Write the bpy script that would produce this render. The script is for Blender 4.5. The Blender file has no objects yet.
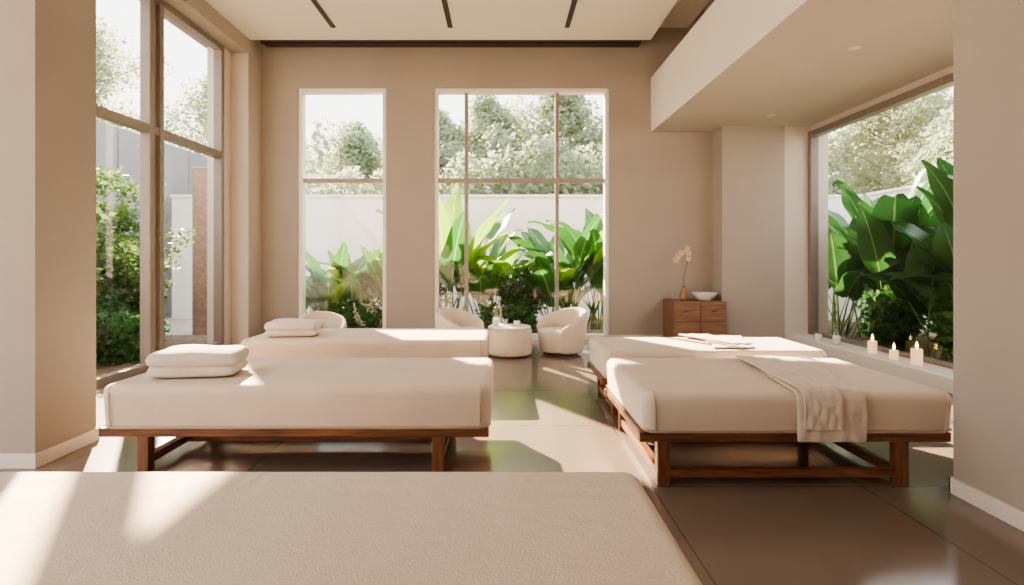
import bpy, bmesh, math, random
from mathutils import Vector, Matrix
random.seed(7)
R = random.Random(11)
scene = bpy.context.scene
coll = scene.collection

# ------------------------------------------------------------------ materials
def new_mat(name):
    m = bpy.data.materials.new(name); m.use_nodes = True
    nt = m.node_tree; b = nt.nodes['Principled BSDF']
    return m, nt, b
def basic(name, col, rough=0.6, noise=0.04, nscale=8, bump=0.0, bscale=60, metal=0, spec=0.5, wrinkle=0):
    m, nt, b = new_mat(name)
    tc = nt.nodes.new('ShaderNodeTexCoord')
    n = nt.nodes.new('ShaderNodeTexNoise'); n.inputs['Scale'].default_value = nscale; n.inputs['Detail'].default_value = 4
    nt.links.new(tc.outputs['Object'], n.inputs['Vector'])
    r = nt.nodes.new('ShaderNodeValToRGB')
    r.color_ramp.elements[0].position = .3; r.color_ramp.elements[1].position = .7
    r.color_ramp.elements[0].color = [max(0, c*(1-noise)) for c in col]+[1]
    r.color_ramp.elements[1].color = [min(1, c*(1+noise)) for c in col]+[1]
    nt.links.new(n.outputs['Fac'], r.inputs['Fac']); nt.links.new(r.outputs['Color'], b.inputs['Base Color'])
    b.inputs['Roughness'].default_value = rough; b.inputs['Metallic'].default_value = metal
    b.inputs['Specular IOR Level'].default_value = spec
    prev = None
    if wrinkle:
        n3 = nt.nodes.new('ShaderNodeTexNoise'); n3.inputs['Scale'].default_value = 4.5; n3.inputs['Detail'].default_value = 2; n3.inputs['Distortion'].default_value = .8
        nt.links.new(tc.outputs['Object'], n3.inputs['Vector'])
        b3 = nt.nodes.new('ShaderNodeBump'); b3.inputs['Strength'].default_value = wrinkle; b3.inputs['Distance'].default_value = .05
        nt.links.new(n3.outputs['Fac'], b3.inputs['Height']); prev = b3
        nt.links.new(b3.outputs['Normal'], b.inputs['Normal'])
    if bump:
        n2 = nt.nodes.new('ShaderNodeTexNoise'); n2.inputs['Scale'].default_value = bscale; n2.inputs['Detail'].default_value = 3
        nt.links.new(tc.outputs['Object'], n2.inputs['Vector'])
        bp = nt.nodes.new('ShaderNodeBump'); bp.inputs['Strength'].default_value = bump; bp.inputs['Distance'].default_value = .01
        if prev: nt.links.new(prev.outputs['Normal'], bp.inputs['Normal'])
        nt.links.new(n2.outputs['Fac'], bp.inputs['Height']); nt.links.new(bp.outputs['Normal'], b.inputs['Normal'])
    return m
def wood(name, c1, c2, rough=.4, axis='X'):
    m, nt, b = new_mat(name)
    tc = nt.nodes.new('ShaderNodeTexCoord'); mp = nt.nodes.new('ShaderNodeMapping')
    s = {'X': (1.2, 14, 14), 'Y': (14, 1.2, 14), 'Z': (14, 14, 1.2)}[axis]
    mp.inputs['Scale'].default_value = s
    n = nt.nodes.new('ShaderNodeTexNoise'); n.inputs['Scale'].default_value = 3; n.inputs['Detail'].default_value = 8; n.inputs['Distortion'].default_value = .6
    r = nt.nodes.new('ShaderNodeValToRGB'); r.color_ramp.elements[0].position = .35; r.color_ramp.elements[1].position = .68
    r.color_ramp.elements[0].color = (*c1, 1); r.color_ramp.elements[1].color = (*c2, 1)
    nt.links.new(tc.outputs['Object'], mp.inputs['Vector']); nt.links.new(mp.outputs['Vector'], n.inputs['Vector'])
    nt.links.new(n.outputs['Fac'], r.inputs['Fac']); nt.links.new(r.outputs['Color'], b.inputs['Base Color'])
    b.inputs['Roughness'].default_value = rough
    return m
def leafmat(name, c1, c2, rib, trans=.45, rough=.35):
    m, nt, b = new_mat(name)
    uv = nt.nodes.new('ShaderNodeUVMap'); sx = nt.nodes.new('ShaderNodeSeparateXYZ')
    nt.links.new(uv.outputs['UV'], sx.inputs['Vector'])
    def M(op, a, bb=None):
        n = nt.nodes.new('ShaderNodeMath'); n.operation = op
        for i, v in enumerate((a, bb)):
            if v is None: continue
            if isinstance(v, (int, float)): n.inputs[i].default_value = v
            else: nt.links.new(v, n.inputs[i])
        return n.outputs[0]
    au = M('ABSOLUTE', M('SUBTRACT', sx.outputs['X'], .5))
    ribm = M('LESS_THAN', au, .025)
    veins = M('SINE', M('MULTIPLY', M('SUBTRACT', sx.outputs['Y'], M('MULTIPLY', au, .25)), 170))
    veins = M('MULTIPLY_ADD', veins, .5); 
    nt.nodes[-1].inputs[2].default_value = .5
    mix = nt.nodes.new('ShaderNodeMix'); mix.data_type = 'RGBA'
    mix.inputs['A'].default_value = (*c1, 1); mix.inputs['B'].default_value = (*c2, 1)
    nt.links.new(veins, mix.inputs['Factor'])
    mix2 = nt.nodes.new('ShaderNodeMix'); mix2.data_type = 'RGBA'
    mix2.inputs['B'].default_value = (*rib, 1)
    nt.links.new(mix.outputs['Result'], mix2.inputs['A']); nt.links.new(ribm, mix2.inputs['Factor'])
    nt.links.new(mix2.outputs['Result'], b.inputs['Base Color']); b.inputs['Roughness'].default_value = rough
    t = nt.nodes.new('ShaderNodeBsdfTranslucent'); nt.links.new(mix2.outputs['Result'], t.inputs['Color'])
    ms = nt.nodes.new('ShaderNodeMixShader'); ms.inputs['Fac'].default_value = trans
    out = [n for n in nt.nodes if n.type == 'OUTPUT_MATERIAL'][0]
    nt.links.new(b.outputs['BSDF'], ms.inputs[1]); nt.links.new(t.outputs['BSDF'], ms.inputs[2]); nt.links.new(ms.outputs['Shader'], out.inputs['Surface'])
    return m
def glassmat(name, gl=.05, tint=(1, 1, 1)):
    m = bpy.data.materials.new(name); m.use_nodes = True; nt = m.node_tree; nt.nodes.clear()
    o = nt.nodes.new('ShaderNodeOutputMaterial'); t = nt.nodes.new('ShaderNodeBsdfTransparent'); g = nt.nodes.new('ShaderNodeBsdfGlossy')
    t.inputs['Color'].default_value = (*tint, 1); g.inputs['Roughness'].default_value = .02
    mx = nt.nodes.new('ShaderNodeMixShader'); mx.inputs['Fac'].default_value = gl
    nt.links.new(t.outputs[0], mx.inputs[1]); nt.links.new(g.outputs[0], mx.inputs[2]); nt.links.new(mx.outputs[0], o.inputs['Surface'])
    return m

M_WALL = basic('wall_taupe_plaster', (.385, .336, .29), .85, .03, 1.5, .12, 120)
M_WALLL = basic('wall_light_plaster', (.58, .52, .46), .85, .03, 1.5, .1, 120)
M_CEIL = basic('ceiling_paint', (.78, .735, .67), .9, .01, 2)
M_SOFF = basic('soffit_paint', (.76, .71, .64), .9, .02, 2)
M_SOFFU = basic('soffit_underside_darker', (.48, .435, .385), .9, .02, 2)  # darker tone for the underside of the same soffit
M_TRIM = basic('trim_paint', (.72, .66, .60), .5, .02)
M_WHITEFR = basic('window_frame_white', (.84, .80, .75), .45, .02)
M_FRAME = basic('window_frame_bronze', (.22, .18, .155), .4, .05)
M_MULL = basic('mullion_taupe', (.33, .28, .245), .45, .05)
M_DARK = basic('slot_dark', (.05, .042, .038), .6, .05)
M_CREAM = basic('upholstery_cream', (.67, .57, .475), .75, .035, 3, .25, 260, spec=.25, wrinkle=.22)
M_TERRY = basic('terry_towel_white', (.80, .74, .67), .95, .03, 30, .9, 260, spec=.1)
M_LINEN = basic('linen_runner', (.70, .61, .52), .9, .04, 20, .5, 300, spec=.1)
M_BOUCLE = basic('boucle_cream', (.66, .57, .485), .95, .05, 40, .8, 120, spec=.1)
M_PIPE = basic('piping_beige', (.50, .40, .32), .7, .03)
M_WX = wood('walnut_x', (.11, .04, .018), (.25, .105, .05), .38, 'X')
M_WY = wood('walnut_y', (.11, .04, .018), (.25, .105, .05), .38, 'Y')
M_WZ = wood('walnut_z', (.11, .04, .018), (.25, .105, .05), .38, 'Z')
M_CAB = wood('cabinet_oak', (.16, .08, .042), (.27, .145, .08), .45, 'X')
M_CER = basic('ceramic_white', (.82, .77, .70), .3, .02)
M_BRONZE = basic('vase_bronze', (.30, .15, .07), .35, .1, 10, metal=.5)
M_PETAL = basic('orchid_petal', (.62, .46, .32), .6, .08, 20)
M_STEM = basic('stem_brown', (.28, .19, .10), .6, .1)
M_CANDLE = basic('candle_wax', (.88, .74, .58), .5, .03)
bc = M_CANDLE.node_tree.nodes['Principled BSDF']; bc.inputs['Emission Color'].default_value = (1, .5, .2, 1); bc.inputs['Emission Strength'].default_value = .55  # wax emission stands in for flame light glowing through it
M_GLASS = glassmat('window_glass', .03)
M_GLASSW = glassmat('glassware', .14, (.93, .95, .94))
M_GWALL = basic('garden_wall_render', (.78, .78, .78), .9, .04, 1.2)
M_GREYB = basic('neighbour_cladding', (.25, .26, .28), .7, .08, 1)
M_GROUND = basic('garden_gravel', (.38, .35, .30), .95, .25, 20, .5, 40)
M_LAWN = basic('garden_soil_mulch', (.16, .12, .08), .95, .4, 12, .6, 60)
M_BARK = basic('bark', (.30, .25, .20), .9, .2, 15, .5, 40)
M_BRICK = basic('brick_pier', (.27, .20, .165), .9, .2, 14)
L_DARK = leafmat('leaf_dark', (.035, .12, .03), (.05, .16, .04), (.2, .34, .10), .3)
L_MID = leafmat('leaf_mid', (.04, .15, .03), (.06, .19, .04), (.26, .38, .11), .4)
L_LIME = leafmat('leaf_lime', (.18, .35, .03), (.25, .42, .05), (.45, .54, .16), .5)
L_TREE = leafmat('tree_leaf_pale_haze', (.32, .39, .27), (.38, .44, .32), (.4, .48, .28), .5, .6)  # haze over the distant foliage is mixed into the leaf colour
L_TREE2 = leafmat('tree_leaf_pale_yellow_haze', (.38, .42, .27), (.43, .46, .31), (.5, .52, .3), .5, .6)  # yellower variant, haze mixed into the colour as well
L_BUSH = leafmat('bush_leaf', (.10, .18, .06), (.14, .23, .08), (.2, .3, .1), .45, .5)
M_PET = basic('petiole', (.14, .25, .07), .5, .1)

m, nt, b = new_mat('candle_flame'); b.inputs['Emission Color'].default_value = (1, .50, .12, 1); b.inputs['Emission Strength'].default_value = 25; M_FLAME = m
M_LENS = basic('downlight_lens', (.62, .57, .5), .3)

# floor tiles
m, nt, b = new_mat('floor_polished_tile')
tc = nt.nodes.new('ShaderNodeTexCoord'); mp = nt.nodes.new('ShaderNodeMapping'); mp.inputs['Location'].default_value = (.35, .3, 0)
br = nt.nodes.new('ShaderNodeTexBrick'); br.offset = 0; br.inputs['Scale'].default_value = 1
br.inputs['Brick Width'].default_value = 1.2; br.inputs['Row Height'].default_value = 1.2; br.inputs['Mortar Size'].default_value = .004
br.inputs['Color1'].default_value = (.185, .147, .12, 1); br.inputs['Color2'].default_value = (.20, .158, .13, 1); br.inputs['Mortar'].default_value = (.10, .078, .06, 1)
nz = nt.nodes.new('ShaderNodeTexNoise'); nz.inputs['Scale'].default_value = 1.6; nz.inputs['Detail'].default_value = 3
mx = nt.nodes.new('ShaderNodeMix'); mx.data_type = 'RGBA'; mx.blend_type = 'MULTIPLY'; mx.inputs['Factor'].default_value = .5
rr = nt.nodes.new('ShaderNodeValToRGB'); rr.color_ramp.elements[0].color = (.85, .85, .85, 1); rr.color_ramp.elements[0].position = .2; rr.color_ramp.elements[1].position = .8
nt.links.new(tc.outputs['Object'], mp.inputs['Vector']); nt.links.new(mp.outputs['Vector'], br.inputs['Vector']); nt.links.new(mp.outputs['Vector'], nz.inputs['Vector'])
nt.links.new(nz.outputs['Fac'], rr.inputs['Fac']); nt.links.new(br.outputs['Color'], mx.inputs['A']); nt.links.new(rr.outputs['Color'], mx.inputs['B']); nt.links.new(mx.outputs['Result'], b.inputs['Base Color'])
b.inputs['Roughness'].default_value = .17; b.inputs['Specular IOR Level'].default_value = .85
M_FLOOR = m

# ------------------------------------------------------------------ helpers
def link(ob, parent=None):
    coll.objects.link(ob)
    if parent: ob.parent = parent
    return ob
def empty(name, loc=(0, 0, 0), rot=0):
    e = bpy.data.objects.new(name, None); e.location = loc; e.rotation_euler = (0, 0, rot); e.empty_display_size = .2
    return link(e)
def meshob(name, verts, faces, mats, parent=None, smooth=False, midx=None, uvs=None):
    me = bpy.data.meshes.new(name); me.from_pydata(verts, [], faces)
    for mm in (mats if isinstance(mats, list) else [mats]): me.materials.append(mm)
    if midx: me.polygons.foreach_set('material_index', midx)
    if smooth: me.polygons.foreach_set('use_smooth', [True]*len(me.polygons))
    if uvs:
        ul = me.uv_layers.new(name='UVMap')
        flat = []
        for l in me.loops: flat.extend(uvs[l.vertex_index])
        ul.data.foreach_set('uv', flat)
    me.update()
    return link(bpy.data.objects.new(name, me), parent)
def boxes(name, bl, mat, parent=None, bevel=0, seg=2):
    V = []; F = []
    for (x0, x1, y0, y1, z0, z1) in bl:
        o = len(V)
        V += [(x0, y0, z0), (x1, y0, z0), (x1, y1, z0), (x0, y1, z0), (x0, y0, z1), (x1, y0, z1), (x1, y1, z1), (x0, y1, z1)]
        F += [[o+i for i in f] for f in ((0, 3, 2, 1), (4, 5, 6, 7), (0, 1, 5, 4), (1, 2, 6, 5), (2, 3, 7, 6), (3, 0, 4, 7))]
    ob = meshob(name, V, F, mat, parent)
    if bevel:
        md = ob.modifiers.new('bevel', 'BEVEL'); md.width = bevel; md.segments = seg; md.limit_method = 'ANGLE'
        if seg > 2:
            for p in ob.data.polygons: p.use_smooth = True
    return ob
def lathe(name, prof, mat, parent=None, loc=(0, 0, 0), seg=40, smooth=True):
    V = []; F = []
    n = len(prof)
    for i in range(seg):
        a = 2*math.pi*i/seg
        for r, z in prof: V.append((loc[0]+r*math.cos(a), loc[1]+r*math.sin(a), loc[2]+z))
    for i in range(seg):
        j = (i+1) % seg
        for k in range(n-1):
            F.append([i*n+k, j*n+k, j*n+k+1, i*n+k+1])
    ob = meshob(name, V, F, mat, parent, smooth)
    bm = bmesh.new(); bm.from_mesh(ob.data); bmesh.ops.remove_doubles(bm, verts=bm.verts, dist=1e-5); bmesh.ops.recalc_face_normals(bm, faces=bm.faces); bm.to_mesh(ob.data); bm.free()
    return ob
def tube(name, pts, rad, mat, parent=None, seg=8):
    cu = bpy.data.curves.new(name, 'CURVE'); cu.dimensions = '3D'; cu.bevel_depth = rad; cu.bevel_resolution = 3; cu.use_fill_caps = True
    sp = cu.splines.new('POLY'); sp.points.add(len(pts)-1)
    for p, q in zip(sp.points, pts): p.co = (*q, 1)
    cu.materials.append(mat)
    return link(bpy.data.objects.new(name, cu), parent)

# ------------------------------------------------------------------ room
D = 9.2; CZ = 4.6; XL = -3.81; XW = -4.1; XR = 4.29; XRW = 4.7
boxes('floor', [(-4.4, 4.9, -3.2, 9.45, -.12, 0)], M_FLOOR)
W1 = (-3.24, -1.84); W2 = (-1.08, 1.70); WT = 4.0; WB = .03
boxes('wall_back', [(-4.4, W1[0], D, D+.25, 0, 4.95), (W1[1], W2[0], D, D+.25, 0, 4.95), (W2[1], 4.9, D, D+.25, 0, 4.95),
                    (W1[0], W1[1], D, D+.25, WT, 4.95), (W2[0], W2[1], D, D+.25, WT, 4.95)], M_WALL)
LY0, LY1, LT = 4.13, 8.46, 4.38
boxes('wall_left', [(-4.35, XL, 8.72, D, 0, 4.95), (-4.35, XL, 4.13, 8.72, LT, 4.95), (-4.35, XL, -3.2, 3.59, LT, 4.95), (-4.35, XL, -3.2, -1.6, 0, LT)], M_WALL)
boxes('wall_left_pier', [(-4.35, -2.89, 3.59, 4.13, 0, 4.95)], M_WALL)
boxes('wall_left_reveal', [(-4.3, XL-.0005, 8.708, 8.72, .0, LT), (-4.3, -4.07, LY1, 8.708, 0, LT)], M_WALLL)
boxes('wall_right_pier', [(2.49, 4.95, -3.2, 3.2, 0, 3.3)], M_WALL)
boxes('wall_right_column', [(3.34, XR, 8.8, D, 0, 3.3)], M_WALL)
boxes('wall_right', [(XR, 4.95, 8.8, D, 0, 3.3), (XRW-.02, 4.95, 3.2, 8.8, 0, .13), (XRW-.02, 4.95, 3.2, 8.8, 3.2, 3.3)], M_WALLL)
boxes('trim_right_window_ledge', [(XR, XRW+.02, 3.2, 8.8, 0, .15)], M_TRIM, bevel=.008)
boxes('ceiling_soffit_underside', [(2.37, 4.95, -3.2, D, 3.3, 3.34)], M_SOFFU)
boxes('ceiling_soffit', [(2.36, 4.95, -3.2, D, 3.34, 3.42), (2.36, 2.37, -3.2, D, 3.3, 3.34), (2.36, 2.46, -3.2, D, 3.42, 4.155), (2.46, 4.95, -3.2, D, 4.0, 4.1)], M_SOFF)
boxes('wall_upper_cove', [(2.95, 3.1, -3.2, D, 4.1, 4.95)], M_WALL)
boxes('ceiling', [(XL, 2.25, -3.2, 8.78, CZ, CZ+.1), (-4.4, 3.1, -3.2, D, 4.95, 5.05)], M_CEIL)
boxes('trim_ceiling_diffuser', [(XL+.1, 2.15, 8.78, 9.17, CZ+.03, CZ+.06), (XL+.1, 2.15, 8.93, 8.95, CZ+.0, CZ+.03)], M_DARK)
boxes('trim_ceiling_edge', [(2.2, 2.25, -3.2, 8.78, CZ+.1, 4.95)], M_WALL)
for i, x in enumerate((-2.41, -.74, .93)):
    boxes('ceiling_track_light', [(x-.035, x+.035, 5.2, 8.29, CZ-.012, CZ+.002)], M_DARK, bevel=.003)
for (x, y) in ((3.35, 5.5), (3.75, 8.1)):
    e = empty('recessed_downlight', (x, y, 3.3))
    lathe('housing', [(.0, -.004), (.04, -.004), (.043, -.012), (.06, -.012), (.062, 0), (0, 0)], M_LENS, e)
    lathe('lens', [(0, -.006), (.036, -.006)], M_TRIM, e)
boxes('wall_rear', [(-4.4, 4.95, -3.4, -3.2, 0, 4.95)], M_WALL)
boxes('baseboard_left', [(-4.1, -2.875, 3.575, 3.59, 0, .09), (-2.89, -2.875, 3.59, 4.145, 0, .09), (-4.1, -2.875, 4.13, 4.145, 0, .09)], M_TRIM, bevel=.003)
boxes('baseboard_right', [(2.475, 2.49, -3.0, 3.215, 0, .09), (2.475, 4.25, 3.2, 3.215, 0, .09)], M_TRIM, bevel=.003)
boxes('baseboard_back', [(XL, W1[0], D-.015, D, 0, .08), (W1[1], W2[0], D-.015, D, 0, .08), (W2[1], 3.33, D-.015, D, 0, .08)], M_TRIM, bevel=.003)

def win_back(name, x0, x1, verts, trans):
    e = empty(name, ((x0+x1)/2, D+.12, 0)); ox, oy = (x0+x1)/2, D+.12
    def bx(n, l, m, bv=.004): 
        return boxes(n, [(a-ox, b2-ox, c-oy, d-oy, f, g) for a, b2, c, d, f, g in l], m, e, bv)
    bx('outer_frame', [(x0, x0+.06, D+.03, D+.2, WB, WT), (x1-.06, x1, D+.03, D+.2, WB, WT), (x0+.06, x1-.06, D+.03, D+.2, WT-.06, WT), (x0+.06, x1-.06, D+.03, D+.2, 0, WB+.05)], M_WHITEFR)
    bx('mullions', [(v-.03, v+.03, D+.07, D+.15, WB+.05, WT-.06) for v in verts]+[(x0+.06, x1-.06, D+.075, D+.145, t-.035, t+.035) for t in trans], M_MULL)
    bx('glass', [(x0+.06, x1-.06, D+.105, D+.113, WB+.05, WT-.06)], M_GLASS, 0)
win_back('window_1', W1[0], W1[1], [], [2.54])
win_back('window_2', W2[0], W2[1], [-.57, .88], [2.54])
e = empty('window_3')
boxes('frame', [(-4.16, -4.04, 4.14, 4.24, .05, LT), (-4.16, -4.04, LY1-.1, LY1-.015, .05, LT), (-4.16, -4.04, 4.24, LY1-.1, LT-.08, LT), (-4.16, -4.04, 4.24, LY1-.1, 0, .09),
                (-4.16, -4.04, 6.66, 6.74, .09, LT-.08), (-4.16, -4.04, 6.86, 6.94, .09, LT-.08), (-4.15, -4.05, 4.24, LY1-.1, 2.74, 2.84)], M_FRAME, e, .006)
boxes('frame_gap_panel', [(-4.13, -4.09, 6.74, 6.86, .09, LT-.08)], M_MULL, e)
boxes('glass', [(-4.105, -4.097, 4.24, LY1-.1, .09, LT-.08)], M_GLASS, e)
e = empty('window_4')
boxes('frame', [(XRW-.06, XRW+.06, 3.2, 8.8, 3.12, 3.21), (XRW-.06, XRW+.06, 8.72, 8.8, .15, 3.12), (XRW-.05, XRW+.05, 3.2, 3.28, .15, 3.12), (XRW-.04, XRW+.04, 3.28, 8.72, .15, .2)], M_FRAME, e, .006)
boxes('glass', [(XRW-.004, XRW+.004, 3.28, 8.72, .2, 3.12)], M_GLASS, e)
e = empty('added_fill_window')  # unseen window beside the camera, added for side fill light
boxes('frame', [(-4.16, -4.04, 3.5, 3.59, .05, LT), (-4.16, -4.04, -1.6, -1.5, .05, LT), (-4.16, -4.04, -1.5, 3.5, LT-.08, LT), (-4.16, -4.04, -1.5, 3.5, 0, .09),
                (-4.16, -4.04, .95, 1.05, .09, LT-.08), (-4.15, -4.05, -1.5, 3.5, 2.74, 2.84)], M_FRAME, e, .006)
boxes('glass', [(-4.105, -4.097, -1.5, 3.5, .09, LT-.08)], M_GLASS, e)

# ------------------------------------------------------------------ treatment tables
def mattress(name, x0, x1, y0, y1, z0, z1, parent, rad=.06, mat=M_CREAM, puff=.012):
    w, d, h = x1-x0, y1-y0, z1-z0
    bm = bmesh.new(); bmesh.ops.create_cube(bm, size=1)
    for v in bm.verts:
        v.co = Vector((x0+w*(v.co.x+.5), y0+d*(v.co.y+.5), z0+h*(v.co.z+.5)))
        if v.co.z < z0+h/2:
            v.co.x += .012 if v.co.x < x0+w/2 else -.012
            v.co.y += .012 if v.co.y < y0+d/2 else -.012
    vert_e = [e for e in bm.edges if abs(e.verts[0].co.z-e.verts[1].co.z) > h*.5]
    bmesh.ops.bevel(bm, geom=vert_e, offset=rad*1.15, segments=6, profile=.5, affect='EDGES')
    top_e = [e for e in bm.edges if e.verts[0].co.z > z1-1e-4 and e.verts[1].co.z > z1-1e-4]
    bmesh.ops.bevel(bm, geom=top_e, offset=rad, segments=6, profile=.55, affect='EDGES')
    bot_e = [e for e in bm.edges if e.verts[0].co.z < z0+1e-4 and e.verts[1].co.z < z0+1e-4]
    bmesh.ops.bevel(bm, geom=bot_e, offset=.02, segments=3, profile=.5, affect='EDGES')
    me = bpy.data.meshes.new(name); bm.to_mesh(me); bm.free()
    for p in me.polygons: p.use_smooth = True
    me.materials.append(mat)
    return link(bpy.data.objects.new(name, me), parent)
def ribbon(name, path, widthpts, parent, mat, thick=.012, nx=14, wob=.004, seed=1):
    rr = random.Random(seed); ph = [rr.uniform(0, 6) for _ in range(6)]
    V = []; F = []
    for i, ((y, z), (a, b2)) in enumerate(zip(path, widthpts)):
        for j in range(nx+1):
            u = j/nx
            w = wob*(math.sin(u*11+ph[0]+i*.35)+.6*math.sin(u*23+ph[1]-i*.5))
            hang = z < path[0][1]-.08
            V.append((a+(b2-a)*u, y+(-abs(w)*2.0 if hang else 0), z+(0 if hang else abs(w))))
    n = nx+1
    for i in range(len(path)-1):
        for j in range(nx): F.append([i*n+j, i*n+j+1, (i+1)*n+j+1, (i+1)*n+j])
    ob = meshob(name, V, F, mat, parent, True)
    s = ob.modifiers.new('solid', 'SOLIDIFY'); s.thickness = thick; s.offset = 0
    sb = ob.modifiers.new('sub', 'SUBSURF'); sb.levels = 1; sb.render_levels = 2
    return ob
def table(x0, x1, y0, y1, zb, zt, lx0=.25, lx1=.33, ly=.07, front=False):
    cx, cy = (x0+x1)/2, (y0+y1)/2
    e = empty('treatment_bed', (cx, cy, 0)); X0, X1, Y0, Y1 = x0-cx, x1-cx, y0-cy, y1-cy
    mattress('mattress', X0, X1, Y0, Y1, zb, zt, e, .062)
    t = .055
    boxes('rail_long', [(X0-.01, X1-.02, Y0+.03, Y0+.03+t, zb-.05, zb+.004), (X0-.01, X1-.02, Y1-.03-t, Y1-.03, zb-.05, zb+.004)], M_WX, e, .006)
    boxes('rail_short', [(X0+.0, X0+t, Y0+.085, Y1-.085, zb-.045, zb+.002), (X1-.03-t, X1-.03, Y0+.085, Y1-.085, zb-.045, zb+.002)], M_WY, e, .006)
    LX = (X0+lx0, X1-lx1); LY = (Y0+ly, Y1-ly)
    boxes('legs', [(a-.036, a+.036, b2-.033, b2+.033, 0, zb-.045) for a in LX for b2 in LY], M_WZ, e, .006)
    boxes('stretcher_side', [(a-.028, a+.028, LY[0]+.033, LY[1]-.033, .04, .09) for a in LX], M_WY, e, .005)
    boxes('stretcher_long', [(LX[0]+.028, LX[1]-.028, c-.028, c+.028, .045, .09) for c in ((LY[0]+.01, LY[1]-.1) if front else (0, LY[1]-.1))], M_WX, e, .005)
    boxes('slat_deck', [(X0+.06, X1-.09, Y0+.09, Y1-.09, zb-.03, zb-.005)], M_WX, e)
    r = .05
    pts = []
    for (px, py, a0) in ((X1-.012-r, Y1-.012-r, 0), (X0+.012+r, Y1-.012-r, 90), (X0+.012+r, Y0+.012+r, 180), (X1-.012-r, Y0+.012+r, 270)):
        for k in range(7):
            a = math.radians(a0+k*15); pts.append((px+r*math.cos(a), py+r*math.sin(a), zb+.022))
    pts.append(pts[0]); tube('piping', pts, .005, M_PIPE, e)
    for (px, py) in ((X0, Y0), (X1, Y0)):
        sx = 1 if px < 0 else -1
        tube('corner_seam', [(px+sx*.075, Y0+.006, zb+.02), (px+sx*.072, Y0-.001, zb+.10), (px+sx*.070, Y0-.002, zt-.07), (px+sx*.07, Y0+.012, zt-.02), (px+sx*.07, Y0+.05, zt)], .0035, M_PIPE, e)
    return e
table(-2.43, -.06, 3.48, 4.50, .265, .535)
table(-2.47, -.13, 5.42, 6.36, .265, .535)
bed3 = table(.79, 2.57, 3.26, 4.46, .305, .54, .13, .29, front=True)
table(.83, 2.70, 4.76, 5.62, .30, .54, .12, .3, front=True)
e = empty('treatment_bed', (-.74, 1.5, 0))
M_CREAMF = basic('upholstery_cream_woven', (.72, .635, .545), .85, .05, 90, .45, 190, spec=.15, wrinkle=.25)
mattress('mattress', -1.3, 1.235, -.62, .62, .265, .535, e, .06, M_CREAMF)
boxes('rail_long', [(-1.3, 1.22, -.59, -.535, .215, .268), (-1.3, 1.22, .535, .59, .215, .268)], M_WX, e, .006)
boxes('rail_short', [(-1.3, -1.245, -.535, .535, .22, .267), (1.16, 1.215, -.535, .535, .22, .267)], M_WY, e, .006)
boxes('legs', [(a-.04, a+.04, b2-.035, b2+.035, 0, .22) for a in (-1.05, .98) for b2 in (-.55, .55)], M_WZ, e, .006)

# towels : one thick towel, folded over, rounded fold, crease line between the halves
def folded_towel(loc, w, d, h, rot):
    e = empty('folded_towel', loc, rot)
    for i in range(2):
        lh = h*(.52 if i == 0 else .66); zo = 0 if i == 0 else h*.34
        dd = d*(.98 if i == 0 else 1.0); ww = w*(.98 if i == 0 else 1.0)
        V = []; F = []; nx = 48; K = 40
        for j in range(nx+1):
            u = j/nx; x = -ww/2+ww*u
            ed = abs(2*u-1); s = (1-ed**8)**(1/2.2) if ed < 1 else 0
            s = max(s, .04)
            for k in range(K):
                q = 2*math.pi*k/K
                cy = math.copysign(abs(math.cos(q))**.5, math.cos(q)); cz = math.copysign(abs(math.sin(q))**.62, math.sin(q))
                y = dd/2*cy*(.86+.14*s)
                dome = 1+.12*(1-(2*y/dd)**2)*(1-ed**2) if cz > 0 and i == 1 else 1
                z = lh/2+lh/2*cz*(.3+.7*s)*dome
                z += .004*math.sin(x*15+y*7+i*2)*max(0, cz)+.003*math.sin(y*27+x*11+i)*max(0, cz)
                V.append((x, y, max(.001, z)+zo))
        for j in range(nx):
            for k in range(K): F.append([j*K+k, j*K+(k+1) % K, (j+1)*K+(k+1) % K, (j+1)*K+k])
        F.append(list(range(K))[::-1]); F.append([nx*K+k for k in range(K)])
        ob = meshob('fold_%d' % (i+1), V, F, M_TERRY, e, True)
        bm = bmesh.new(); bm.from_mesh(ob.data); bmesh.ops.recalc_face_normals(bm, faces=bm.faces); bm.to_mesh(ob.data); bm.free()
    return e
folded_towel((-1.99, 3.82, .536), .53, .36, .175, .12)
folded_towel((-2.05, 5.72, .536), .49, .33, .155, .12)

def drape(name, yb, yf, ztop, zend, xb, xf, parent, mat, off=0, seed=1):
    pts = []; N = 22
    for i in range(N): 
        t = i/(N-1); pts.append((yb+(yf+.055-yb)*t, ztop+off))
    for k in range(1, 7):
        a = math.pi/2*k/6; pts.append((yf+.055-(.063+off)*math.sin(a), ztop-.055+(.055+off)*math.cos(a)))
    if zend is not None:
        z0 = pts[-1][1]; y0 = pts[-1][0]
        for k in range(1, 10): pts.append((y0-.002, z0+(zend-z0)*k/9))
    W = []
    L = len(pts)
    for i in range(L):
        t = min(1, i/(N-1)); t = t*t*(3-2*t)
        W.append((xb[0]+(xf[0]-xb[0])*t, xb[1]+(xf[1]-xb[1])*t))
    return ribbon(name, pts, W, parent, mat, .010, 16, .004, seed)
e = empty('draped_towel')
drape('lower_layer', 4.40, 3.255, .549, .27, (1.80, 2.32), (1.65, 2.04), e, M_LINEN, 0, 3)
drape('upper_layer', 4.34, 3.255, .549, .34, (1.74, 2.02), (1.68, 1.90), e, M_LINEN, .016, 5)
e = empty('bed_runner')
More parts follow.
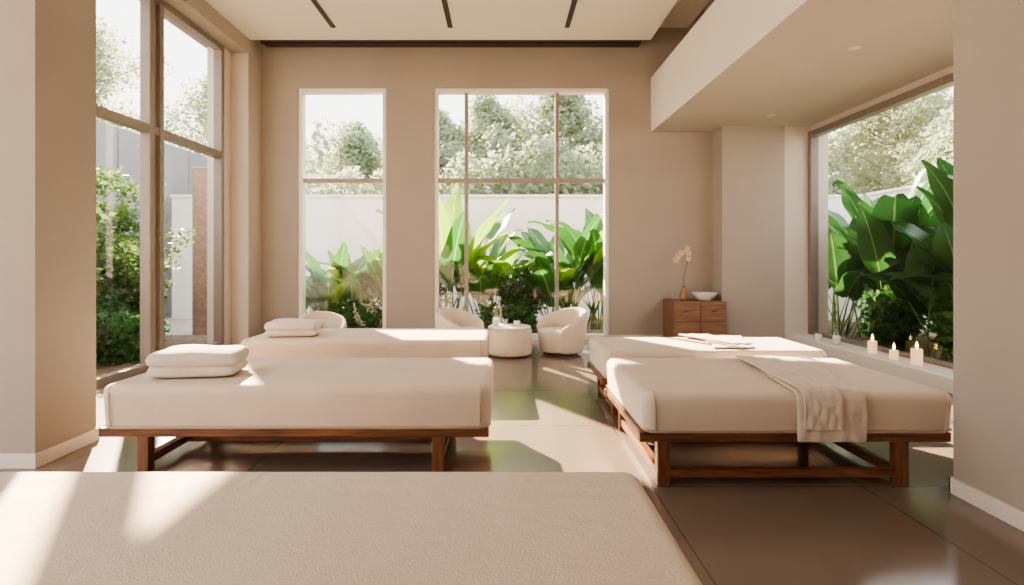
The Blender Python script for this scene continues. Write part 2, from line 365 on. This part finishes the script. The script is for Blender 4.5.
def flat_runner(parent):
    pts = [(5.58-(5.58-4.84)*i/20, .549) for i in range(21)]
    W = [(1.74+.10*math.sin(i/20*3), 2.30-.2*i/20) for i in range(21)]
    ribbon('runner_cloth', pts, W, parent, M_LINEN, .010, 16, .006, 9)
    pts = [(5.56-(5.5-4.90)*i/20, .564) for i in range(21)]
    W = [(1.68+.30*i/20, 1.96+.2*i/20) for i in range(21)]
    ribbon('runner_fold', pts, W, parent, M_LINEN, .012, 12, .006, 12)
flat_runner(e)

# ------------------------------------------------------------------ lounge furniture
def barrel_chair(loc, rot, s=1.0):
    e = empty('barrel_armchair', loc, rot); e.scale = (s, s, s)
    V = []; F = []; N = 48; a0, a1 = math.radians(52), math.radians(308); K = 16
    for i in range(N+1):
        t = i/N; a = a0+(a1-a0)*t
        hb = .37+.24*math.sin(math.pi*t)**.9
        th = .085; ro = .37
        endf = min(t, 1-t)*N
        sc = 1 if endf >= 3 else (.35, .75, .93)[int(endf)]
        for k in range(K):
            q = 2*math.pi*k/K
            cr = math.copysign(abs(math.cos(q))**.6, math.cos(q)); cz = math.copysign(abs(math.sin(q))**.35, math.sin(q))
            zc = (hb+.03)/2; hh = (hb-.03)/2
            z = zc+hh*cz*(.9+.1*sc)
            taper = .80+.20*min(1, z/.42)
            r = (ro-th/2+th/2*cr*sc)*taper
            V.append((r*math.cos(a), r*math.sin(a), z))
    for i in range(N):
        for k in range(K): F.append([i*K+k, i*K+(k+1) % K, (i+1)*K+(k+1) % K, (i+1)*K+k])
    F.append(list(range(K))[::-1]); F.append([N*K+k for k in range(K)])
    ob = meshob('shell', V, F, M_BOUCLE, e, True)
    bm = bmesh.new(); bm.from_mesh(ob.data); bmesh.ops.recalc_face_normals(bm, faces=bm.faces); bm.to_mesh(ob.data); bm.free()
    lathe('seat_cushion', [(0, .04), (.25, .04), (.265, .07), (.29, .22), (.295, .29), (.27, .325), (.22, .338), (0, .345)], M_BOUCLE, e, (.02, 0, 0))
    lathe('plinth', [(0, 0), (.23, 0), (.235, .01), (.235, .035), (0, .035)], M_DARK, e)
barrel_chair((.80, 7.9, 0), math.radians(215), 1.0)
barrel_chair((-.56, 8.0, 0), math.radians(-30), 1.0)
barrel_chair((-2.5, 8.1, 0), math.radians(-60), .88)
e = empty('round_ottoman_table', (.10, 7.75, 0))
lathe('drum', [(0, .02), (.27, .02), (.295, .04), (.30, .08), (.30, .33), (.29, .36), (.26, .37), (0, .37)], M_BOUCLE, e)
lathe('top', [(0, .37), (.275, .37), (.285, .376), (.285, .388), (.275, .394), (0, .394)], M_CER, e)
lathe('foot', [(0, 0), (.25, 0), (.25, .022), (0, .022)], M_DARK, e)
e = empty('glass_carafe', (-.08, 7.78, .394))
lathe('body', [(0, .003), (.045, .003), (.055, .03), (.05, .10), (.025, .15), (.025, .19), (.035, .205)], M_GLASSW, e)
lathe('water', [(0, .006), (.04, .006), (.05, .03), (.046, .09), (0, .09)], M_CER, e)
lathe('stopper', [(0, .19), (.018, .19), (.018, .21), (.026, .225), (.02, .245), (0, .25)], M_BRONZE, e)
e = empty('glass_tumbler', (.04, 7.66, .394)); lathe('body', [(0, .003), (.032, .003), (.037, .10), (.034, .10), (.03, .01)], M_GLASSW, e)
e = empty('tea_cup', (.2, 7.76, .394)); lathe('body', [(0, .0), (.03, .0), (.042, .03), (.044, .065), (.038, .065), (.034, .02), (0, .012)], M_CER, e)

e = empty('wood_cabinet', (2.94, 8.89, 0))
CH = .655
boxes('carcass', [(-.395, .395, -.28, .28, .06, CH)], M_CAB, e, .005)
boxes('plinth', [(-.38, .38, -.24, .26, 0, .06)], M_WX, e)
boxes('drawer_fronts', [(-.385, -.005, -.298, -.28, CH-.30, CH-.03), (.005, .385, -.298, -.28, CH-.30, CH-.03), (-.385, -.005, -.298, -.28, .08, CH-.31), (.005, .385, -.298, -.28, .08, CH-.31)], M_CAB, e, .004)
boxes('handles', [(-.24, -.17, -.315, -.298, CH-.15, CH-.135), (.17, .24, -.315, -.298, CH-.15, CH-.135)], M_DARK, e, .002)
e = empty('orchid_vase', (2.76, 8.82, CH))
lathe('vase', [(0, 0), (.05, 0), (.055, .01), (.06, .05), (.04, .13), (.024, .19), (.028, .22), (.022, .215), (.016, .17)], M_BRONZE, e)
stem = [(0, 0, .16), (.0, 0, .27), (.02, 0, .40), (.04, 0, .52), (.05, 0, .62), (.02, 0, .70), (-.03, 0, .72), (-.09, 0, .68)]
tube('stem', stem, .008, M_STEM, e)
tube('stem_side', [(.04, 0, .52), (.06, .01, .58), (.07, .01, .68), (.05, 0, .78)], .007, M_STEM, e)
V = []; F = []
def petal_flower(c, r, rr):
    for k in range(5):
        a = 2*math.pi*k/5+rr.uniform(0, .4); t = rr.uniform(-.3, .3); o = len(V)
        d = Vector((math.cos(a), -.25+t, math.sin(a))).normalized(); s = Vector((-math.sin(a), 0, math.cos(a)))
        for (l, w) in ((.05, .05), (.45, .42), (.8, .36), (1, .05)):
            for sg in (-1, 1):
                V.append(tuple(Vector(c)+d*r*l+s*r*w*sg+Vector((0, -r*.2*l*l, 0))))
        for q in range(3): F.append([o+2*q, o+2*q+1, o+2*q+3, o+2*q+2])
rf = random.Random(4)
for c in ((-.09, 0, .675), (-.04, -.02, .73), (.05, -.01, .79), (.07, 0, .72), (.07, 0, .64), (-.12, 0, .62)):
    petal_flower(c, .055, rf)
meshob('blossoms', V, F, M_PETAL, e, True)
e = empty('ceramic_bowl', (3.08, 8.82, CH))
lathe('bowl', [(0, 0), (.08, 0), (.09, .01), (.15, .06), (.185, .11), (.19, .12), (.18, .12), (.14, .07), (.07, .03), (0, .025)], M_CER, e)

def candle(x, y, h, r, jar=False):
    e = empty('pillar_candle', (x, y, .15))
    lathe('wax', [(0, 0), (r, 0), (r*1.02, .01), (r, h-.008), (r*.9, h), (r*.6, h-.006), (0, h-.01)], M_CANDLE, e, seg=24)
    tube('wick', [(0, 0, h-.01), (.002, 0, h+.015)], .002, M_DARK, e)
    lathe('flame', [(0, h+.008), (.011, h+.018), (.014, h+.034), (.007, h+.062), (0, h+.085)], M_FLAME, e, seg=12)
candle(4.47, 7.0, .15, .05); candle(4.46, 6.6, .10, .045); candle(4.47, 6.25, .17, .055)
e = empty('glass_bottle', (4.47, 7.75, .15))
lathe('body', [(0, .0), (.05, .0), (.055, .02), (.055, .14), (.02, .19), (.02, .24), (.028, .25)], M_GLASSW, e)
lathe('liquid', [(0, .005), (.046, .005), (.05, .02), (.05, .11), (0, .11)], M_CER, e)
e = empty('ceramic_cup', (4.42, 8.1, .15)); lathe('body', [(0, 0), (.035, 0), (.045, .03), (.045, .09), (.038, .09), (.036, .03), (0, .015)], M_CER, e)

# ------------------------------------------------------------------ garden
GZ = -.06
boxes('garden_ground', [(-40, 40, D+.25, 60, GZ-.2, GZ), (-40, -4.41, -12, D+.25, GZ-.2, GZ), (4.96, 40, -12, D+.25, GZ-.2, GZ)], M_GROUND)
boxes('garden_bed_soil', [(-4.3, 4.9, D+.35, 12.2, GZ, GZ+.05), (5.0, 7.2, 3.0, 12.2, GZ, GZ+.05), (-7.4, -4.6, 3.5, 10.0, GZ, GZ+.03)], M_LAWN)
boxes('garden_wall', [(-7.4, 8.2, 13.0, 13.25, GZ, 2.66), (8.0, 8.25, -2, 13.0, GZ, 2.66), (-7.42, 8.27, 12.97, 13.28, 2.66, 2.72), (7.97, 8.28, -2, 12.97, 2.66, 2.72)], M_GWALL)
boxes('neighbour_building', [(-9.0, -7.6, 8.9+i*1.3, 8.9+i*1.3+1.27, GZ, 3.9) for i in range(5)]+[(-8.95, -7.65, 8.9, 15.3, GZ, 3.85)], M_GREYB, bevel=.01)
boxes('brick_garden_pier', [(-5.45, -5.15, 10.2, 10.5, GZ, 2.9)], M_BRICK, bevel=.01)

def add_leaf(V, F, UV, MI, base, az, length, width, tilt, droop, pet, rr, mi, fold=.25):
    p = Vector(base); ang = tilt; dh = Vector((math.cos(az), math.sin(az), 0)); side = Vector((-math.sin(az), math.cos(az), 0))
    side = (side+Vector((0, 0, rr.uniform(-.35, .35)))).normalized()
    n1 = 6; pts = [p.copy()]; 
    for i in range(n1):
        d = dh*math.sin(ang)+Vector((0, 0, math.cos(ang))); p = p+d*(pet/n1); pts.append(p.copy()); ang += droop*.04
    for i, q in enumerate(pts):
        r = .018*(1-.5*i/n1)
        for k in range(4):
            a = k*math.pi/2; V.append(tuple(q+side*r*math.cos(a)+Vector((0, 0, 1)).cross(side)*r*math.sin(a))); UV.append((.5, 0))
    o = len(V)-4*len(pts)
    for i in range(n1):
        for k in range(4): F.append([o+i*4+k, o+i*4+(k+1) % 4, o+(i+1)*4+(k+1) % 4, o+(i+1)*4+k]); MI.append(0)
    n2 = 12; nx = 4; o = len(V); wv = rr.uniform(0, 6)
    for i in range(n2+1):
        t = i/n2
        d = dh*math.sin(ang)+Vector((0, 0, math.cos(ang))); nrm = side.cross(d).normalized()
        w = width*.5*(math.sin(math.pi*min(1, t**.75*.97+.03)))**.7*(1-.25*t)
        if i == n2: w = .002
        for j in range(-nx//2, nx//2+1):
            u = j/(nx/2)
            off = nrm*(-abs(u)*w*fold + .05*width*math.sin(t*14+wv+u*2)*abs(u))
            V.append(tuple(p+side*u*w+off)); UV.append((.5+u*.5, t))
        p = p+d*(length/n2); ang += droop/n2
    m_ = nx+1
    for i in range(n2):
        for j in range(nx): F.append([o+i*m_+j, o+i*m_+j+1, o+(i+1)*m_+j+1, o+(i+1)*m_+j]); MI.append(mi)
BACK = (-4.2, 4.8, D+.3, 12.9); RIGHT = (4.98, 7.9, 2.5, 12.9)
def big_plant(name, loc, n, H, lmat, seed, width=.32, spread=.25, lime=.2, lim=BACK, upright=1.0, petr=(.25, .5), lr=(.38, .52)):
    rr = random.Random(seed); V = []; F = []; UV = []; MI = []
    for i in range(n):
        for tr in range(30):
            az = 2*math.pi*((i+rr.random()*.7)/n) if tr < 4 else rr.uniform(0, 2*math.pi); inner = rr.random()
            L = H*rr.uniform(*lr); pet = H*rr.uniform(*petr)
            tilt = (.08+.5*inner)*upright; dr = rr.uniform(.4, 1.25)*upright
            mi = 2 if rr.random() < lime else 1
            bx_ = (rr.uniform(-1, 1)*spread*.5, rr.uniform(-1, 1)*spread*.5, 0)
            v, f, u, m_ = [], [], [], []
            add_leaf(v, f, u, m_, bx_, az, L, width*rr.uniform(.8, 1.2), tilt, dr, pet, rr, mi)
            if all(lim[0] < p[0]+loc[0] < lim[1] and lim[2] < p[1]+loc[1] < lim[3] for p in v):
                o = len(V); V += v; UV += u; MI += m_; F += [[k+o for k in q] for q in f]; break
    ob = meshob(name, V, F, [M_PET, lmat, L_LIME], None, True, MI, UV); ob.location = loc
    return ob
G = GZ+.045
big_plant('strelitzia_plant', (-2.85, 10.4, G), 34, 2.1, L_MID, 1, .40, .5, .15, petr=(.12, .42))
big_plant('strelitzia_plant', (-2.0, 10.6, G), 26, 2.35, L_MID, 2, .42, .4, .25, petr=(.12, .42))
big_plant('strelitzia_plant', (-3.5, 10.7, G), 14, 1.4, L_MID, 21, .30, .4, .1)
big_plant('banana_plant', (-.95, 10.35, G), 16, 3.1, L_MID, 3, .46, .35, .4, upright=.7, petr=(.2, .5))
big_plant('banana_plant', (-.30, 10.9, G), 18, 2.3, L_MID, 31, .44, .35, .2)
big_plant('banana_plant', (1.05, 10.4, G), 28, 2.5, L_MID, 4, .48, .45, .2, petr=(.18, .48))
big_plant('banana_plant', (1.75, 10.8, G), 20, 2.8, L_MID, 5, .46, .4, .2)
for i, (x, y, h, n) in enumerate(((5.85, 8.7, 3.2, 22), (6.2, 7.4, 3.1, 22), (5.9, 6.3, 2.8, 22), (6.5, 9.6, 3.5, 18), (6.7, 6.0, 3.1, 18), (5.7, 5.2, 2.3, 18), (6.4, 4.6, 2.8, 18), (5.7, 7.5, 1.9, 18), (6.9, 8.2, 3.0, 16), (5.7, 9.7, 2.3, 16), (7.1, 11.0, 3.3, 14))):
    big_plant('elephant_ear_plant', (x, y, G), n, h, L_DARK if i % 4 else L_MID, 50+i, .62, .4, .06, RIGHT)

def scatter_leaves(V, F, UV, MI, c, rad, n, size, rr, mi, long=1.8):
    for _ in range(n):
        while True:
            q = Vector((rr.uniform(-1, 1), rr.uniform(-1, 1), rr.uniform(-1, 1)))
            if .15 < q.length < 1: break
        p = Vector(c)+Vector((q.x*rad[0], q.y*rad[1], q.z*rad[2]))
        d = Vector((rr.uniform(-1, 1), rr.uniform(-1, 1), rr.uniform(-.8, .5))).normalized()
        s = d.orthogonal().normalized(); s.rotate(Matrix.Rotation(rr.uniform(0, 6.28), 3, d)); sz = size*rr.uniform(.6, 1.3)
        o = len(V)
        V += [tuple(p), tuple(p+d*sz*long*.5+s*sz*.5), tuple(p+d*sz*long), tuple(p+d*sz*long*.5-s*sz*.5)]
        UV += [(.3, 0), (.2, .5), (.3, 1), (.2, .5)]
        F.append([o, o+1, o+2, o+3]); MI.append(mi)
def limb(V, F, UV, MI, a, b2, r0, r1, seg=7):
    a = Vector(a); b2 = Vector(b2); d = (b2-a).normalized(); s = d.orthogonal().normalized(); t = d.cross(s); o = len(V)
    for (p, r) in ((a, r0), (b2, r1)):
        for k in range(seg):
            q = 2*math.pi*k/seg; V.append(tuple(p+s*r*math.cos(q)+t*r*math.sin(q))); UV.append((.2, .2))
    for k in range(seg): F.append([o+k, o+(k+1) % seg, o+seg+(k+1) % seg, o+seg+k]); MI.append(0)
def tree(name, loc, H, cr, n, seed, lm=L_TREE, size=.085, base=.3):
    rr = random.Random(seed); V = []; F = []; UV = []; MI = []; n = int(n*2.6)
    top = Vector((rr.uniform(-.3, .3), rr.uniform(-.3, .3), H*.9)); limb(V, F, UV, MI, (0, 0, 0), top, H*.014, H*.004)
    K = 34
    for i in range(K):
        t = base+(1-base)*(i+.5)/K; p0 = top*(t*.97); az = i*2.4+rr.random(); 
        reach = cr*math.sin(math.pi*min(.95, (t-base)/(1-base)*.85+.18))*rr.uniform(.5, 1.15)
        e_ = p0+Vector((math.cos(az)*reach, math.sin(az)*reach, reach*.55)); limb(V, F, UV, MI, p0, e_, H*.005, H*.0015, 5)
        for f in (.4, .7, 1.0):
            c = p0.lerp(e_, f); scatter_leaves(V, F, UV, MI, c, (cr*.27, cr*.27, cr*.22), n//(3*K), size, rr, 1)
    ob = meshob(name, V, F, [M_BARK, lm], None, False, MI, UV); ob.location = loc
    return ob
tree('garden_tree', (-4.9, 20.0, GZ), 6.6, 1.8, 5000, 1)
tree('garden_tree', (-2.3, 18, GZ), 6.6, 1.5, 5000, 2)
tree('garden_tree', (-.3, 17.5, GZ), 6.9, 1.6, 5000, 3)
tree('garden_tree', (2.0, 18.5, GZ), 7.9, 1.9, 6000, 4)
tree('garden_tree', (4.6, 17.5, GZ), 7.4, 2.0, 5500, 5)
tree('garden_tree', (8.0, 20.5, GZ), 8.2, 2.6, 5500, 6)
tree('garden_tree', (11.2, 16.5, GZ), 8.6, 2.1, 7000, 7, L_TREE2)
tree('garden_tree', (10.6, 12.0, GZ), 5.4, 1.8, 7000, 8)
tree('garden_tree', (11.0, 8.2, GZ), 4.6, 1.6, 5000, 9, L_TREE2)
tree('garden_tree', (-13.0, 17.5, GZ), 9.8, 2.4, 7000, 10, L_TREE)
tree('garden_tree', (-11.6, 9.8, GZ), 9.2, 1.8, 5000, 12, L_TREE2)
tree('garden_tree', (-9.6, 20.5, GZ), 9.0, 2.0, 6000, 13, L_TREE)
def hedge(name, x0, x1, y, h, n, seed, lm, sz=.11):
    rr = random.Random(seed); V = []; F = []; UV = []; MI = []
    k = max(3, int((x1-x0)/.9))
    for i in range(k):
        x = x0+(x1-x0)*(i+.5)/k; hh = h*rr.uniform(.85, 1.1)
        limb(V, F, UV, MI, (x, y, GZ), (x, y, hh*.8), .05, .02)
        scatter_leaves(V, F, UV, MI, (x, y, hh*.6), (.8, .6, hh*.45), n//k, sz, rr, 1)
    return meshob(name, V, F, [M_BARK, lm], None, False, MI, UV)
hedge('garden_hedge', -6.2, 7.2, 14.3, 3.8, 21000, 5, L_TREE)
hedge('tall_hedge', -20, 18, 25, 6.6, 40000, 6, L_TREE, .2)
def bush(name, loc, H, W, n, seed, lm=L_BUSH, size=.045):
    rr = random.Random(seed); V = []; F = []; UV = []; MI = []
    for i in range(26):
        az = rr.uniform(0, 6.28); r = W*math.sqrt(rr.random()); h = H*rr.uniform(.5, 1)
        pts = [Vector((0, 0, 0))+Vector((rr.uniform(-.15, .15), rr.uniform(-.15, .15), 0))]
        for k in range(1, 6):
            t = k/5; pts.append(Vector((math.cos(az)*r*t**1.1, math.sin(az)*r*t**1.1, h*t))+Vector((rr.uniform(-.04, .04), rr.uniform(-.04, .04), 0)))
        for a, b2 in zip(pts, pts[1:]): limb(V, F, UV, MI, a, b2, .006, .004, 4)
        for p in pts[1:]: scatter_leaves(V, F, UV, MI, p, (.19, .19, .17), n//130, size, rr, 1)
    ob = meshob(name, V, F, [M_BARK, lm], None, False, MI, UV); ob.location = loc
    return ob
bush('garden_shrub', (-5.4, 6.6, GZ), 1.9, .7, 6500, 1, size=.055)
bush('garden_shrub', (-6.3, 7.8, GZ), 2.5, .9, 8000, 2, size=.06)
bush('garden_shrub', (-5.3, 8.2, GZ), 1.7, .7, 6500, 3, size=.055)
bush('garden_shrub', (-6.5, 9.4, GZ), 2.8, .9, 8000, 4, size=.06)
bush('garden_shrub', (-5.3, 5.7, GZ), 1.1, .6, 6500, 5, size=.055)
bush('garden_shrub', (-6.7, 6.3, GZ), 2.2, .9, 7500, 15, size=.06)
bush('garden_shrub', (-4.95, 7.4, GZ), .8, .5, 5000, 16, L_MID, .055)
bush('garden_shrub', (.35, 10.6, G), 1.1, .5, 4000, 6, L_BUSH)
bush('garden_shrub', (-1.5, 11.2, G), 1.3, .5, 4000, 7, L_BUSH)
bush('garden_shrub', (-2.4, 10.1, G), .5, .45, 4000, 8, L_MID)
bush('garden_shrub', (.1, 10.1, G), .5, .45, 4000, 9, L_MID)
for i, (x, y) in enumerate(((5.6, 8.4), (5.6, 6.8), (5.6, 5.6), (5.6, 4.4))):
    bush('garden_shrub', (x, y, G), .8, .4, 3500, 20+i, L_MID, .06)

# ------------------------------------------------------------------ light
w = bpy.data.worlds.new('hazy_sky'); scene.world = w; w.use_nodes = True
nt = w.node_tree; bg = nt.nodes['Background']
tc = nt.nodes.new('ShaderNodeTexCoord'); sp = nt.nodes.new('ShaderNodeSeparateXYZ'); rp = nt.nodes.new('ShaderNodeValToRGB')
rp.color_ramp.elements[0].position = 0; rp.color_ramp.elements[0].color = (1, .95, .88, 1)
rp.color_ramp.elements[1].position = .7; rp.color_ramp.elements[1].color = (.92, .95, 1, 1)
nt.links.new(tc.outputs['Generated'], sp.inputs['Vector']); nt.links.new(sp.outputs['Z'], rp.inputs['Fac']); nt.links.new(rp.outputs['Color'], bg.inputs['Color'])
bg.inputs['Strength'].default_value = 3.7
sd = bpy.data.lights.new('sun', 'SUN'); sd.energy = 48; sd.color = (1, .78, .54); sd.angle = math.radians(.8)
so = link(bpy.data.objects.new('sun', sd)); so.rotation_euler = Vector((-.57, 1, .655)).to_track_quat('Z', 'Y').to_euler(); so.location = (-8, 16, 12)
def portal(name, loc, look, sx, sy):
    l = bpy.data.lights.new(name, 'AREA'); l.shape = 'RECTANGLE'; l.size = sx; l.size_y = sy; l.cycles.is_portal = True
    o = link(bpy.data.objects.new(name, l)); o.location = loc; o.rotation_euler = Vector(look).to_track_quat('-Z', 'Z').to_euler()
portal('portal_back', (-.75, D+.3, 2), (0, -1, 0), 5.2, 4.1)
portal('portal_left', (-4.4, 3.4, 2.2), (1, 0, 0), 10.4, 4.4)
portal('portal_right', (4.98, 6.0, 1.7), (-1, 0, 0), 5.6, 3.1)

scene.view_settings.look = 'AgX - Medium High Contrast'
scene.view_settings.exposure = .18
# ------------------------------------------------------------------ camera
cd = bpy.data.cameras.new('camera'); cd.sensor_width = 36; cd.lens = 580/1024*36; cd.shift_x = 10/1024; cd.shift_y = -34.5/1024; cd.clip_start = .05; cd.clip_end = 300
co = link(bpy.data.objects.new('camera', cd)); co.location = (0, 0, 1.3); co.rotation_euler = (math.pi/2, 0, 0)
scene.camera = co
